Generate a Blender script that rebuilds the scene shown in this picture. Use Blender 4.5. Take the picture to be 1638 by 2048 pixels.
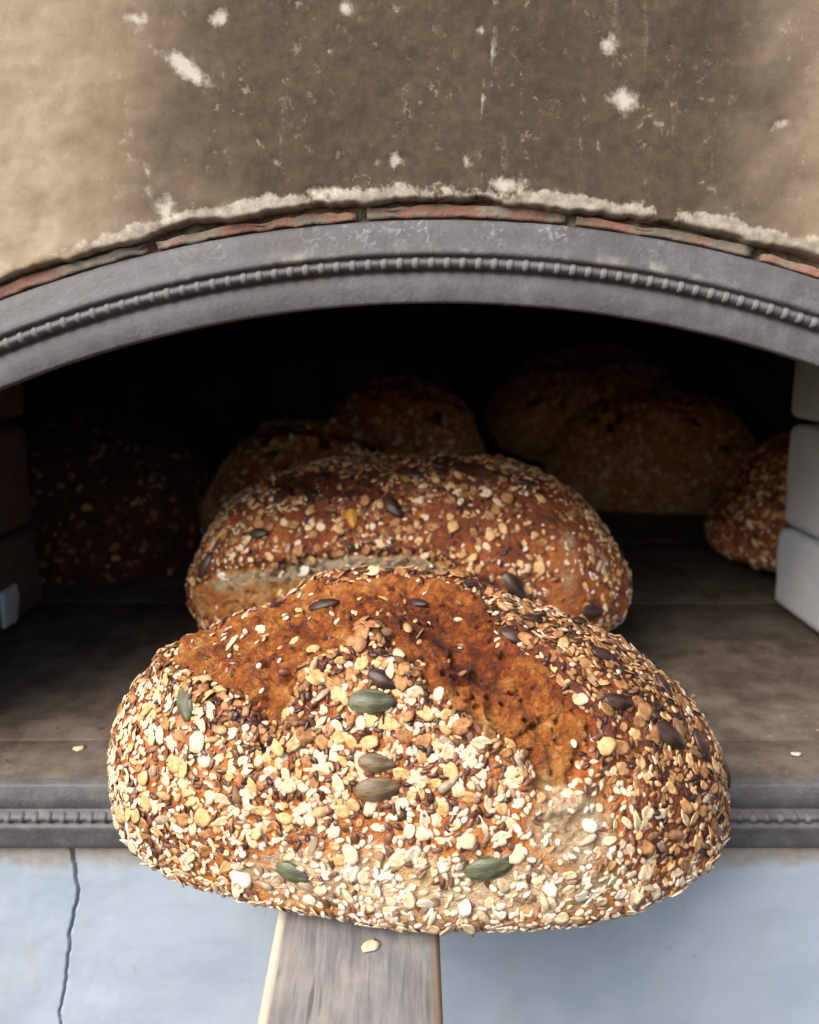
import bpy, bmesh, math, random
import numpy as np
from mathutils import Matrix, Vector

# ---------------------------------------------------------------- camera, sky, sun, exposure
for o in list(bpy.data.objects): bpy.data.objects.remove(o)
SC = bpy.context.scene
COL = SC.collection
CAM_Y, CAM_Z, PITCH = -.3685, .2093, 11.0
cd = bpy.data.cameras.new('camera'); cam = bpy.data.objects.new('camera', cd); COL.objects.link(cam)
cam.location = (0, CAM_Y, CAM_Z); cam.rotation_euler = (math.radians(90-PITCH), 0, 0)
cd.sensor_fit = 'HORIZONTAL'; cd.sensor_width = 36; cd.lens = 36
cd.clip_start = .01; cd.clip_end = 50
cd.dof.use_dof = True; cd.dof.focus_distance = .325; cd.dof.aperture_fstop = 12.0
SC.camera = cam
SUN_EL, SUN_AZ = 42.0, 224.0                      # azimuth from +Y towards +X: in front of the oven, to the left
w = bpy.data.worlds.new('World'); SC.world = w; w.use_nodes = True
nt = w.node_tree; nt.nodes.clear()
sky = nt.nodes.new('ShaderNodeTexSky'); sky.sky_type = 'NISHITA'; sky.sun_disc = False
sky.sun_elevation = math.radians(SUN_EL); sky.sun_rotation = math.radians(SUN_AZ)
sky.air_density = 1.0; sky.dust_density = 3.5; sky.ozone_density = 1.0
bg = nt.nodes.new('ShaderNodeBackground'); bg.inputs['Strength'].default_value = .115
wo = nt.nodes.new('ShaderNodeOutputWorld')
nt.links.new(sky.outputs[0], bg.inputs[0]); nt.links.new(bg.outputs[0], wo.inputs[0])
sl = bpy.data.lights.new('sun', 'SUN'); sl.energy = 3.1; sl.angle = math.radians(48); sl.color = (1, .94, .87)
sun = bpy.data.objects.new('sun', sl); COL.objects.link(sun)
e, a = math.radians(SUN_EL), math.radians(SUN_AZ)
sun.rotation_euler = Vector((math.cos(e)*math.sin(a), math.cos(e)*math.cos(a), math.sin(e))).to_track_quat('Z', 'Y').to_euler()
SC.view_settings.view_transform = 'Standard'; SC.view_settings.look = 'None'
SC.view_settings.gamma = 1; SC.view_settings.use_curve_mapping = False
SC.view_settings.exposure = 0.6
SC.cycles.max_bounces = 6; SC.cycles.diffuse_bounces = 3; SC.cycles.glossy_bounces = 2; SC.cycles.use_denoising = True
random.seed(7); RNG = np.random.default_rng(7)

# ---------------------------------------------------------------- loaf shape (pure numpy)
PROFILE = [(0,1),(.2,.993),(.4,.955),(.6,.875),(.78,.73),(.91,.54),(.985,.36),(1,.22),(.965,.10),(.89,.028),(.74,0),(.5,0),(0,0)]
def _dense_profile():
    p = np.array(PROFILE, float)
    # Catmull-Rom, then resample by arc length
    q = np.vstack([[-p[1,0], p[1,1]], p, p[-1]])
    out = []
    for i in range(1, len(q)-2):
        for t in np.linspace(0, 1, 12, endpoint=False):
            a,b,c,d = q[i-1],q[i],q[i+1],q[i+2]
            out.append(.5*((2*b)+(-a+c)*t+(2*a-5*b+4*c-d)*t*t+(-a+3*b-3*c+d)*t**3))
    out.append(p[-1]); out = np.array(out)
    out[:,0] = np.maximum(out[:,0], 0)
    w = out*np.array([1., .9])
    L = np.concatenate([[0], np.cumsum(np.linalg.norm(np.diff(w, axis=0), axis=1))])
    return L/L[-1], out
PL, PP = _dense_profile()
def sstep(a, b, x):
    t = np.clip((x-a)/(b-a), 0, 1); return t*t*(3-2*t)
def loaf_point(U, V, ax, ay, T, ex=2.35, skew=(0,0), yaw=0., sag=0., boxy=1., low=0., lobe=0.):
    """chart (U,V) -> smooth surface point; |chart| = 0 at the crown, about .5 at the widest belt, 1 under the loaf"""
    g = np.clip(np.hypot(U, V), 1e-9, 1.)
    c, s = np.where(g > 1e-8, U/g, 1.), np.where(g > 1e-8, V/g, 0.)
    rho = np.interp(g, PL, PP[:,0]); z = np.interp(g, PL, PP[:,1])
    rho = rho**boxy
    rho = rho*(1+low*np.exp(-((z-.09)/.13)**2)*(g < .72))          # a low, broad foot
    k = (np.abs(c)**ex+np.abs(s)**ex)**(-1/ex)
    x = rho*k*c*ax; y = rho*k*s*ay
    z = z-sag*np.sin(np.pi*np.clip(z, 0, 1))          # sag > 0: the belt sits lower
    z = z*(1-lobe*sstep(.10, .42, c*rho)*sstep(-.55, .25, s*rho)*sstep(.3, .8, z))   # the right-hand shoulder stands lower
    x = x+skew[0]*z*ax; y = y+skew[1]*z*ay
    return np.stack([x*math.cos(yaw)-y*math.sin(yaw), x*math.sin(yaw)+y*math.cos(yaw), z*T], -1)
def _hash(ix, iy, iz, seed):
    h = (ix*374761393 + iy*668265263 + iz*2147483647 + seed*1274126177) & 0xffffffff
    h = ((h ^ (h >> 13))*1274126177) & 0xffffffff
    h = ((h ^ (h >> 16))*2246822519) & 0xffffffff
    return ((h ^ (h >> 15)) & 0xffff)/32767.5-1
def vnoise(P, seed=0):
    i = np.floor(P).astype(np.int64); f = P-i; f = f*f*f*(f*(f*6-15)+10)
    r = 0
    for dx in (0,1):
        for dy in (0,1):
            for dz in (0,1):
                w = (f[:,0] if dx else 1-f[:,0])*(f[:,1] if dy else 1-f[:,1])*(f[:,2] if dz else 1-f[:,2])
                r = r+w*_hash(i[:,0]+dx, i[:,1]+dy, i[:,2]+dz, seed)
    return r
def fbm(P, scale, octv=4, seed=0, gain=.5):
    a, r, n = 1., 0, 0
    for o in range(octv):
        r = r+a*vnoise(P*scale+o*17.3, seed+o*7); n += a; a *= gain; scale *= 2.03
    return r/n
def poly_dist(pts, poly):
    """signed distance in chart units, positive inside"""
    poly = np.asarray(poly, float); n = len(poly)
    d = np.full(len(pts), 1e9); ins = np.zeros(len(pts), bool)
    for i in range(n):
        a, b = poly[i], poly[(i+1) % n]; e = b-a
        t = np.clip(((pts-a)@e)/max(e@e, 1e-12), 0, 1)
        d = np.minimum(d, np.linalg.norm(pts-(a+t[:,None]*e), axis=1))
        cross = ((a[1] > pts[:,1]) != (b[1] > pts[:,1]))
        xi = a[0]+(pts[:,1]-a[1])*e[0]/(e[1] if abs(e[1]) > 1e-12 else 1e-12)
        ins ^= cross & (pts[:,0] < xi)
    return np.where(ins, d, -d)

# ---------------------------------------------------------------- helpers
def tag(o, label=None, cat=None, group=None, kind=None):
    if label: o['label'] = label
    if cat: o['category'] = cat
    if group: o['group'] = group
    if kind: o['kind'] = kind
    return o
def empty(name, loc=(0,0,0), rx=0, rz=0):
    o = bpy.data.objects.new(name, None); COL.objects.link(o); o.location = loc; o.rotation_euler = (rx, 0, rz)
    o.empty_display_size = .02
    return o
def link(name, me, parent=None):
    o = bpy.data.objects.new(name, me); COL.objects.link(o)
    if parent: o.parent = parent
    return o
def mesh(name, V, Fc, mats=(), smooth=True, attrs=None, midx=None):
    me = bpy.data.meshes.new(name)
    V = np.asarray(V, np.float32)
    if isinstance(Fc, np.ndarray):
        n, k = Fc.shape
        me.vertices.add(len(V)); me.vertices.foreach_set('co', V.ravel())
        me.loops.add(n*k); me.loops.foreach_set('vertex_index', Fc.astype(np.int32).ravel())
        me.polygons.add(n); me.polygons.foreach_set('loop_start', np.arange(0, n*k, k, dtype=np.int32))
        me.update(calc_edges=True)
    else:
        me.from_pydata(V.tolist(), [], [tuple(f) for f in Fc])
    for m in (mats if isinstance(mats, (list, tuple)) else [mats]): me.materials.append(m)
    me.polygons.foreach_set('use_smooth', np.full(len(me.polygons), smooth))
    if midx is not None: me.polygons.foreach_set('material_index', np.asarray(midx, np.int32))
    for k, v in (attrs or {}).items():
        a = me.attributes.new(k, 'FLOAT', 'POINT'); a.data.foreach_set('value', np.asarray(v, np.float32))
    me.validate(); me.update()
    return me
def grid_faces(nu, nv, closed=False):
    i = np.arange(nu if closed else nu-1)[:,None]; j = np.arange(nv-1)[None,:]
    i2 = (i+1) % nu
    a = i*nv+j; b = i2*nv+j
    return np.stack([a, b, b+1, a+1], -1).reshape(-1, 4)
def box_bm(lo, hi, bev=0, seg=2, cuts=0, rough=0, seed=0, yscale=40):
    """a block with rounded, slightly uneven edges; returns V, F"""
    bm = bmesh.new(); bmesh.ops.create_cube(bm, size=1)
    lo, hi = Vector(lo), Vector(hi)
    for v in bm.verts:
        v.co = Vector([(lo[k]+hi[k])/2+v.co[k]*(hi[k]-lo[k]) for k in range(3)])
    if bev: bmesh.ops.bevel(bm, geom=list(bm.edges), offset=bev, segments=seg, profile=.6, affect='EDGES')
    if cuts: bmesh.ops.subdivide_edges(bm, edges=[e for e in bm.edges if e.calc_length() > .012], cuts=cuts, use_grid_fill=True)
    bm.normal_update()
    P = np.array([v.co[:] for v in bm.verts]); N = np.array([v.normal[:] for v in bm.verts])
    if rough: P = P+N*(fbm(P, yscale, 3, seed)*rough)[:,None]
    F = [[v.index for v in f.verts] for f in bm.faces]
    bm.free(); return P, F

class Mat:
    """a small wrapper round one procedural Principled material"""
    def __init__(s, name, rough=.6, spec=.4, metal=0):
        s.m = bpy.data.materials.new(name); s.m.use_nodes = True; s.t = s.m.node_tree
        s.b = s.t.nodes['Principled BSDF']
        s.b.inputs['Roughness'].default_value = rough; s.b.inputs['Specular IOR Level'].default_value = spec
        s.b.inputs['Metallic'].default_value = metal
        s.co = s.n('ShaderNodeTexCoord').outputs['Object']
    def n(s, k): return s.t.nodes.new(k)
    def l(s, a, b): s.t.links.new(a, b)
    def put(s, sock, v):
        if hasattr(v, 'is_output'): s.l(v, sock)
        elif isinstance(v, tuple) and len(v) == 3 and sock.type == 'RGBA': sock.default_value = (*v, 1)
        else: sock.default_value = v
    def attr(s, name):
        a = s.n('ShaderNodeAttribute'); a.attribute_name = name; return a.outputs['Fac']
    def map(s, scale, rot=(0,0,0), src=None):
        m = s.n('ShaderNodeMapping'); m.inputs['Scale'].default_value = scale; m.inputs['Rotation'].default_value = rot
        s.l(src or s.co, m.inputs['Vector']); return m.outputs[0]
    def noise(s, scale, detail=4, rough=.55, vec=None, dist=0, w=None):
        x = s.n('ShaderNodeTexNoise'); x.inputs['Scale'].default_value = scale; x.inputs['Detail'].default_value = detail
        x.inputs['Roughness'].default_value = rough; x.inputs['Distortion'].default_value = dist
        s.l(vec or s.co, x.inputs['Vector']); return x.outputs['Fac']
    def voro(s, scale, feat='F1', vec=None, rnd=1):
        x = s.n('ShaderNodeTexVoronoi'); x.feature = feat; x.inputs['Scale'].default_value = scale; x.inputs['Randomness'].default_value = rnd
        s.l(vec or s.co, x.inputs['Vector']); return x.outputs['Distance']
    def rnd(s): return s.n('ShaderNodeObjectInfo').outputs['Random']
    def math(s, op, a, b=0., c=None):
        x = s.n('ShaderNodeMath'); x.operation = op; s.put(x.inputs[0], a); s.put(x.inputs[1], b)
        if c is not None: s.put(x.inputs[2], c)
        return x.outputs[0]
    def add(s, a, b): return s.math('ADD', a, b)
    def mul(s, a, b): return s.math('MULTIPLY', a, b)
    def ramp(s, f, a, b, lo=0., hi=1.):
        x = s.n('ShaderNodeMapRange'); x.interpolation_type = 'SMOOTHSTEP'; s.put(x.inputs[0], f)
        for k, v in zip((1,2,3,4), (a, b, lo, hi)): s.put(x.inputs[k], v)
        return x.outputs[0]
    def cramp(s, f, stops):
        x = s.n('ShaderNodeValToRGB'); s.l(f, x.inputs[0]); el = x.color_ramp.elements
        while len(el) < len(stops): el.new(.5)
        for e_, (p, c) in zip(el, stops): e_.position = p; e_.color = (*c, 1)
        return x.outputs[0]
    def mix(s, f, a, b, mode='MIX'):
        x = s.n('ShaderNodeMix'); x.data_type = 'RGBA'; x.blend_type = mode
        s.put(x.inputs[0], f); s.put(x.inputs[6], a); s.put(x.inputs[7], b); return x.outputs[2]
    def col(s, c): s.put(s.b.inputs['Base Color'], c); return s
    def rough(s, r): s.put(s.b.inputs['Roughness'], r); return s
    def bump(s, h, dist=.001, strength=1., prev=None):
        x = s.n('ShaderNodeBump'); x.inputs['Distance'].default_value = dist; x.inputs['Strength'].default_value = strength
        s.l(h, x.inputs['Height'])
        if prev: s.l(prev, x.inputs['Normal'])
        s.l(x.outputs[0], s.b.inputs['Normal']); return x.outputs[0]

# ---------------------------------------------------------------- materials
def m_plaster():
    M = Mat('sooty_plaster', .9, .15)
    sep = M.n('ShaderNodeSeparateXYZ'); M.l(M.co, sep.inputs[0])
    x, z = sep.outputs['X'], sep.outputs['Z']
    big = M.noise(14, 4, .6); mid = M.noise(55, 5, .62); fine = M.noise(260, 5, .65); grit = M.noise(900, 3, .6)
    xs = M.add(x, M.mul(M.add(big, -.5), .16))
    soot = M.mul(M.ramp(xs, -.17, -.055), M.ramp(xs, .24, .10))
    soot = M.mul(soot, M.ramp(M.add(mid, M.mul(fine, .4)), .40, .80, .93, 1.))
    clean = M.mix(M.ramp(mid, .3, .75), (.34,.26,.175), (.47,.385,.275))
    dark = M.mix(M.ramp(M.add(M.mul(fine, .55), M.mul(big, .45)), .36, .66), (.066,.050,.034), (.115,.088,.060))
    c = M.mix(soot, clean, dark)
    # pale flecks where the soot has rubbed off
    fl = M.mul(M.ramp(M.noise(210, 6, .72), .565, .68), M.ramp(M.noise(34, 3, vec=M.map((1.6, 1, .8))), .44, .62))
    c = M.mix(M.mul(fl, .42), c, (.50,.42,.32))
    st = M.mul(M.ramp(M.noise(46, 5, .7, vec=M.map((1.5, 1, .22))), .57, .72), M.ramp(M.noise(420, 4, .7), .40, .62))
    c = M.mix(M.mul(st, .45), c, (.40,.33,.25))
    edge = M.ramp(M.add(M.attr('edge'), M.add(M.mul(M.add(mid, -.5), .9), M.mul(M.add(fine, -.5), .9))), .40, .62)
    c = M.mix(M.mul(edge, .8), c, M.mix(M.ramp(fine, .35, .7), (.33,.285,.225), (.56,.50,.42)))
    chip = M.ramp(M.add(M.attr('chip'), M.add(M.mul(M.add(mid, -.5), .8), M.mul(M.add(fine, -.5), .9))), .46, .95)
    c = M.mix(M.mul(chip, .9), c, M.mix(fine, (.52,.46,.38), (.68,.62,.53)))
    M.col(c); M.bump(M.add(M.mul(fine, .6), M.mul(grit, .25)), .0010, .35)
    return M.m
def m_limewash(name, a, b, dirt_top=None):
    M = Mat(name, .82, .25)
    mid = M.noise(22, 5, .6); fine = M.noise(240, 4, .6)
    c = M.mix(M.ramp(mid, .3, .7), a, b)
    spots = M.mul(M.ramp(M.noise(120, 4, .6), .66, .74), M.ramp(M.noise(24, 2), .5, .65))
    c = M.mix(M.mul(spots, .6), c, (.33,.29,.22))
    streak = M.mul(M.ramp(M.noise(30, 4, .6, vec=M.map((2.2, 1, .5))), .54, .75), .38)
    c = M.mix(streak, c, (.42,.42,.38))
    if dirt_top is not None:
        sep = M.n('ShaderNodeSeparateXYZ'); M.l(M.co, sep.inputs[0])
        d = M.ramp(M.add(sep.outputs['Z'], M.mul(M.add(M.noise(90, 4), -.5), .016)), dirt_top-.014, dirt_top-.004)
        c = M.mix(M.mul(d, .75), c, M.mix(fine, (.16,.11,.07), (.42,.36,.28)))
        c = M.mix(M.attr('crack'), c, (.16,.13,.11))
    M.col(c); M.bump(M.add(mid, M.mul(fine, .4)), .0012, .35)
    return M.m
def m_iron():
    M = Mat('worn_cast_iron', .66, .4, .1)
    big = M.noise(18, 3); mid = M.noise(95, 5, .65); fine = M.noise(480, 4, .6)
    c = M.mix(M.ramp(mid, .35, .7), (.112,.108,.116), (.165,.160,.170))
    ash = M.mul(M.ramp(M.noise(230, 5, .7, dist=1.2), .50, .64), M.ramp(M.noise(30, 3), .36, .60))
    c = M.mix(M.mul(M.mul(ash, M.attr('wear_glint')), .7), c, (.46,.46,.48))
    lim = M.mul(M.ramp(M.noise(70, 5, .65), .5, .75), M.attr('lime_glint'))
    c = M.mix(M.mul(lim, .8), c, (.50,.46,.40))
    c = M.mix(M.mul(M.ramp(M.noise(9, 5, .65), .42, .68), .55), c, (.085,.078,.080))
    rust = M.mul(M.ramp(M.noise(40, 6, .7), .56, .74), .4)
    c = M.mix(rust, c, (.13,.092,.072))
    M.col(c); M.rough(M.ramp(mid, .2, .8, .55, .78)); M.bump(M.add(M.mul(mid, .5), M.mul(fine, .7)), .0006, .7)
    return M.m
def m_brick(name, base, dark, mortar, cover):
    M = Mat(name, .9, .15)
    mid = M.noise(80, 5, .65); fine = M.noise(500, 4, .6); r = M.rnd()
    c = M.mix(M.ramp(mid, .3, .7), base, dark)
    c = M.mix(M.mul(r, .35), c, dark)
    sm = M.ramp(M.add(M.noise(60, 5, .65), M.mul(r, .10)), cover, cover+.12)
    c = M.mix(sm, c, M.mix(fine, mortar, tuple(k*.55 for k in mortar)))
    M.col(c); M.bump(M.add(mid, M.mul(fine, .5)), .002, .6)
    return M.m
def m_simple(name, a, b, scale=60, rough=.85, spec=.2, bd=.001, bs=.5):
    M = Mat(name, rough, spec)
    n1 = M.noise(scale, 5, .62); n2 = M.noise(scale*7, 4, .6)
    M.col(M.mix(M.ramp(M.add(M.mul(n1, .7), M.mul(n2, .3)), .32, .68), a, b)); M.bump(M.add(n1, M.mul(n2, .5)), bd, bs)
    return M.m
def m_hearth():
    M = Mat('hearth_stone', .78, .3)
    st = M.noise(26, 8, .68); mid = M.noise(60, 5, .65); fine = M.noise(420, 4, .6)
    c = M.mix(M.ramp(M.add(M.mul(st, .7), M.mul(mid, .3)), .36, .64), (.072,.056,.043), (.185,.148,.115))
    c = M.mix(M.mul(M.ramp(fine, .62, .72), .5), c, (.03,.025,.02))
    c = M.mix(M.mul(M.ramp(M.noise(150, 4, .7), .64, .72), .5), c, (.36,.32,.27))
    M.col(c); M.bump(M.add(mid, M.mul(fine, .5)), .0012, .5)
    return M.m
def m_wood():
    M = Mat('weathered_wood', .7, .25)
    g = M.noise(26, 8, .75, vec=M.map((9, .9, 6)), dist=.35); g2 = M.noise(60, 4, .6, vec=M.map((10, .35, 6)))
    blot = M.noise(30, 4, .6, vec=M.map((1, .6, 1))); fine = M.noise(500, 3, .6, vec=M.map((1, .15, 1)))
    c = M.mix(M.ramp(M.add(M.mul(g, .5), M.mul(blot, .5)), .36, .64), (.125,.125,.13), (.30,.295,.29))
    c = M.mix(M.ramp(blot, .50, .72, 0., .4), c, (.36,.29,.225))
    c = M.mix(M.mul(M.ramp(M.add(M.mul(g2, .6), M.mul(M.noise(45, 3), .4)), .56, .66), .7), c, (.07,.07,.075))
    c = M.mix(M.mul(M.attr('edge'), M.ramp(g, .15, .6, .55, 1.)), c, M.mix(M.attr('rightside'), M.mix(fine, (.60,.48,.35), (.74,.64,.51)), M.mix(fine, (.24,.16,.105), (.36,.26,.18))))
    M.col(c); M.bump(M.add(g, M.mul(fine, .4)), .0010, .35)
    return M.m
def m_crust(name, gain=1.):
    M = Mat(name, .5, .55)
    a, pale, bare = M.attr('bake'), M.attr('pale'), M.attr('bare')
    n1 = M.noise(70, 5, .65); n2 = M.noise(330, 5, .68); n3 = M.noise(1300, 3, .6)
    torn = M.noise(160, 6, .72, dist=1.6)
    v = M.add(a, M.add(M.mul(M.add(n1, -.5), .95), M.mul(M.add(n2, -.5), .75)))
    v = M.add(v, M.mul(M.mul(M.add(torn, -.5), bare), -1.1))
    c = M.cramp(v, [(0,(.68,.43,.19)), (.20,(.62,.27,.070)), (.43,(.48,.143,.028)), (.68,(.25,.055,.013)), (1,(.055,.016,.008))])
    fib = M.noise(150, 5, .7, vec=M.map((1, 1, 2.6)), dist=1.5)
    pm = M.ramp(M.add(pale, M.add(M.mul(M.add(n1, -.5), .9), M.mul(M.add(n2, -.5), .6))), .36, .64)
    c = M.mix(pm, c, M.mix(M.ramp(fib, .35, .65), (.50,.33,.17), (.78,.62,.42)))
    pits = M.mul(M.ramp(M.noise(240, 4, .65, dist=.8), .36, .27), M.ramp(bare, .2, .8, .25, .85))
    c = M.mix(pits, c, (.075,.032,.016))
    M.col(c); M.rough(M.ramp(n2, .3, .7, .30, .52))
    h = M.add(M.mul(n2, .8), M.add(M.mul(n3, .22), M.mul(n1, .7)))
    h = M.add(h, M.mul(M.mul(torn, bare), 2.2))
    h = M.math('SUBTRACT', h, M.mul(pits, .7))
    M.bump(h, .0030, .9)
    M.b.inputs['Subsurface Weight'].default_value = .0
    return M.m
def m_seed(name, base, spot, rough=.5, spec=.35, scale=500, amt=.7, stretch=(1,1,1), vary=.25, unit=False):
    M = Mat(name, rough, spec)
    src = M.co if unit else M.n('ShaderNodeNewGeometry').outputs['Position']
    n = M.noise(scale, 4, .6, vec=M.map(stretch, src=src)); r = M.rnd()
    c = M.mix(M.mul(M.ramp(n, .40, .62), amt), base, spot)
    c = M.mix(M.mul(r, vary), c, spot)
    M.col(c); M.bump(n, .02 if unit else .0006, .10 if unit else .8)
    return M.m
PLASTER = m_plaster(); IRON = m_iron()
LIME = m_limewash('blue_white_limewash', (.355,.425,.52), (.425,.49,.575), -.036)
JAMB_WHITE = m_limewash('white_jamb_paint', (.68,.72,.78), (.78,.81,.85))
BRICK_RED = m_brick('red_brick', (.40,.205,.15), (.28,.15,.11), (.36,.31,.25), .46)
BRICK_SHADE = m_brick('shaded_red_brick', (.26,.145,.125), (.15,.095,.085), (.20,.15,.13), .64)  # bare red brick, darkened: the left reveal's shade is put into its colour
MORTAR = m_simple('crumbly_mortar', (.40,.34,.26), (.15,.115,.085), 120, .95, .1, .003, 1.)
SOOT = m_simple('vault_soot', (.19,.165,.135), (.42,.365,.30), 9, .95, .1, .002, .5)
HEARTH = m_hearth(); WOOD = m_wood(); CRUST = m_crust('baked_crust')

# ---------------------------------------------------------------- the iron frame's contour: arch, legs, sill
AX0, AZ, AR, HALF = .013, .2309, .533, .285
ACZ = AZ-AR
PHI = math.asin(HALF/AR); SPR = ACZ+AR*math.cos(PHI)
def contour(n_arch=121, n_leg=7, n_sill=13):
    """closed, clockwise seen from the front: sill left end -> up -> arch -> down -> along the sill; points and outward normals (x, z)"""
    P, N = [], []
    for t in np.linspace(0, 1, n_leg): P.append((AX0-HALF, t*(SPR-.0))); N.append((-1, 0))
    P.pop(); N.pop()
    for ph in np.linspace(-PHI, PHI, n_arch): P.append((AX0+AR*math.sin(ph), ACZ+AR*math.cos(ph))); N.append((math.sin(ph), math.cos(ph)))
    for t in np.linspace(1, 0, n_leg)[1:]: P.append((AX0+HALF, t*SPR)); N.append((1, 0))
    for t in np.linspace(0, 1, n_sill)[1:-1]: P.append((AX0+HALF-2*HALF*t, 0)); N.append((0, -1))
    P, N = np.array(P, float), np.array(N, float)
    na = n_leg-1
    for i, nn in ((0, (-1, -1)), (len(P)-n_sill+1, (1, -1))): N[i] = nn          # mitred corners
    for i, sg in ((na, -1), (na+n_arch-1, 1)):
        b = np.array([sg, 0])+N[i]; N[i] = b/(1+N[i]@np.array([sg, 0]))
    return P, N
PROF = [(0,.009),(0,.0034),(.0004,.0027),(.0012,.0024),(.0062,.0020),(.0120,.0022),(.0128,.0030),(.0135,.0034),(.0140,.0024),(.0146,.0006),(.0156,-.0006),(.0166,-.0010),
        (.0176,-.0006),(.0186,.0006),(.0190,.0014),(.0194,.0010),(.0198,-.0004),(.0205,-.0012),(.0216,-.0013),(.0235,-.0006),(.0265,.0002),(.0300,.0008),(.0330,.0016),(.0344,.0024),(.0350,.0036),(.0350,.009)]
def build_frame():
    t = empty('iron_oven_frame', (AX0, 0, 0))
    tag(t, 'grey cast iron arched oven mouth frame with beaded moulding and matching sill', 'oven frame')
    P, N = contour()
    pr = np.array(PROF)
    V = P[:,None,:]+N[:,None,:]*pr[None,:,0,None]
    V3 = np.stack([V[...,0]-AX0, np.broadcast_to(pr[None,:,1], V.shape[:2]), V[...,1]], -1).reshape(-1, 3)
    rng = fbm(V3, 60, 3, 5)
    V3[:,1] += rng*.00035
    rho = np.broadcast_to(pr[None,:,0], V.shape[:2]).ravel()
    Pz = np.repeat(P[:,1], len(pr)); Px = np.repeat(P[:,0]-AX0, len(pr))
    wear_glint = np.where(Pz > .1, .12+.75*sstep(.019, .032, rho)*sstep(.13, .05, np.abs(Px+.005)), .15)
    lime_glint = sstep(.0185, .0205, rho)*sstep(.0275, .021, rho)*np.where(Pz > .1, 1, .25)
    lime_glint = lime_glint*sstep(.17, .06, np.abs(Px-.02))
    link('casting', mesh('casting', V3, grid_faces(len(P), len(pr), True)[:, ::-1], IRON, True, dict(wear_glint=wear_glint, lime_glint=lime_glint)), t)
    # beads: raised rings on the roll of the moulding
    prof = [(-.0021,.0010),(-.0016,.0019),(-.0007,.0026),(.0005,.0027),(.0014,.0020),(.0020,.0010)]
    V = [(x, r*math.cos(q), r*math.sin(q)) for q in np.linspace(0, 2*math.pi, 10, endpoint=False) for x, r in prof]
    bead = mesh('bead', V, grid_faces(10, len(prof), True), IRON, True, dict(wear_glint=np.full(len(V), 1.), lime_glint=np.full(len(V), .75)))  # beads paled all over: their highlights are put into the colour
    rb = .0166; pitch = .00682
    n = int(2*PHI*(AR+rb)/pitch)
    for k in range(n):
        ph = (k-(n-1)/2)*pitch/(AR+rb)
        o = link('bead', bead, t); o.location = ((AR+rb)*math.sin(ph), .0009, ACZ+(AR+rb)*math.cos(ph)); o.rotation_euler = (0, ph, 0)
        o.scale = (1, 1, random.uniform(.92, 1.05))
    n = int(2*HALF/pitch)
    for k in range(n):
        o = link('bead', bead, t); o.location = ((k-(n-1)/2)*pitch, .0009, -rb); o.rotation_euler = (0, 0, math.pi if k % 2 else 0)
    return t
build_frame()

# ---------------------------------------------------------------- course of bricks between iron and plaster
def arc_xyz(ph, r, y): return np.stack([r*np.sin(ph), y, ACZ+r*np.cos(ph)], -1)
def build_bricks():
    t = empty('brick_arch', (AX0, 0, 0))
    tag(t, 'thin course of red bricks and crumbling mortar between iron arch and plaster', 'brickwork')
    # mortar bed: one rough strip behind and between the bricks
    nu, nv = 420, 16
    ph = np.linspace(-PHI-.05, PHI+.05, nu)[:,None]; r = np.linspace(AR+.0345, AR+.0500, nv)[None,:]
    ph, r = np.broadcast_arrays(ph, r)
    V = arc_xyz(ph, r, np.full(ph.shape, .0068)).reshape(-1, 3)
    V[:,1] += fbm(V, 140, 4, 3)*.0034-.0030*sstep(.2, .6, fbm(V, 45, 3, 12))
    link('mortar_bed', mesh('mortar_bed', V, grid_faces(nu, nv)[:, ::-1], MORTAR), t)
    cuts = [-.262,-.178,-.1035,-.0185,.0660,.1420,.222]       # x of the joints
    outs = [(.0355,.0395),(.0355,.0405),(.0355,.0400),(.0355,.0412),(.0355,.0398),(.0355,.0392)]
    for i in range(len(cuts)-1):
        a, b = [math.asin((c-AX0)/AR) for c in (cuts[i]+.0022, cuts[i+1]-.0022)]
        nu, nv = 26, 7
        U = np.linspace(0, 1, nu)[:,None]; Wv = np.linspace(0, 1, nv)[None,:]
        U, Wv = np.broadcast_arrays(U, Wv)
        lo, hi = outs[i]
        # a slab: front face plus sides running back
        rr = AR+lo+(hi-lo)*np.clip((Wv-.15)/.7, 0, 1); pp = a+(b-a)*np.clip((U-.04)/.92, 0, 1)
        yy = np.where((Wv < .1) | (Wv > .9) | (U < .03) | (U > .97), .014, .0025)
        V = arc_xyz(pp, rr, yy).reshape(-1, 3)
        front = (yy.ravel() < .01)
        V[:,1] += front*(fbm(V, 130, 3, 20+i)*.0012)
        V[:,2] += front*(fbm(V, 160, 3, 40+i)*.0012-(Wv.ravel() > .6)*np.abs(fbm(V, 40, 3, 50+i))*.0032)
        link('brick', mesh('brick', V, grid_faces(nu, nv)[:, ::-1], BRICK_RED, True), t)
    return t
build_bricks()

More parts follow.
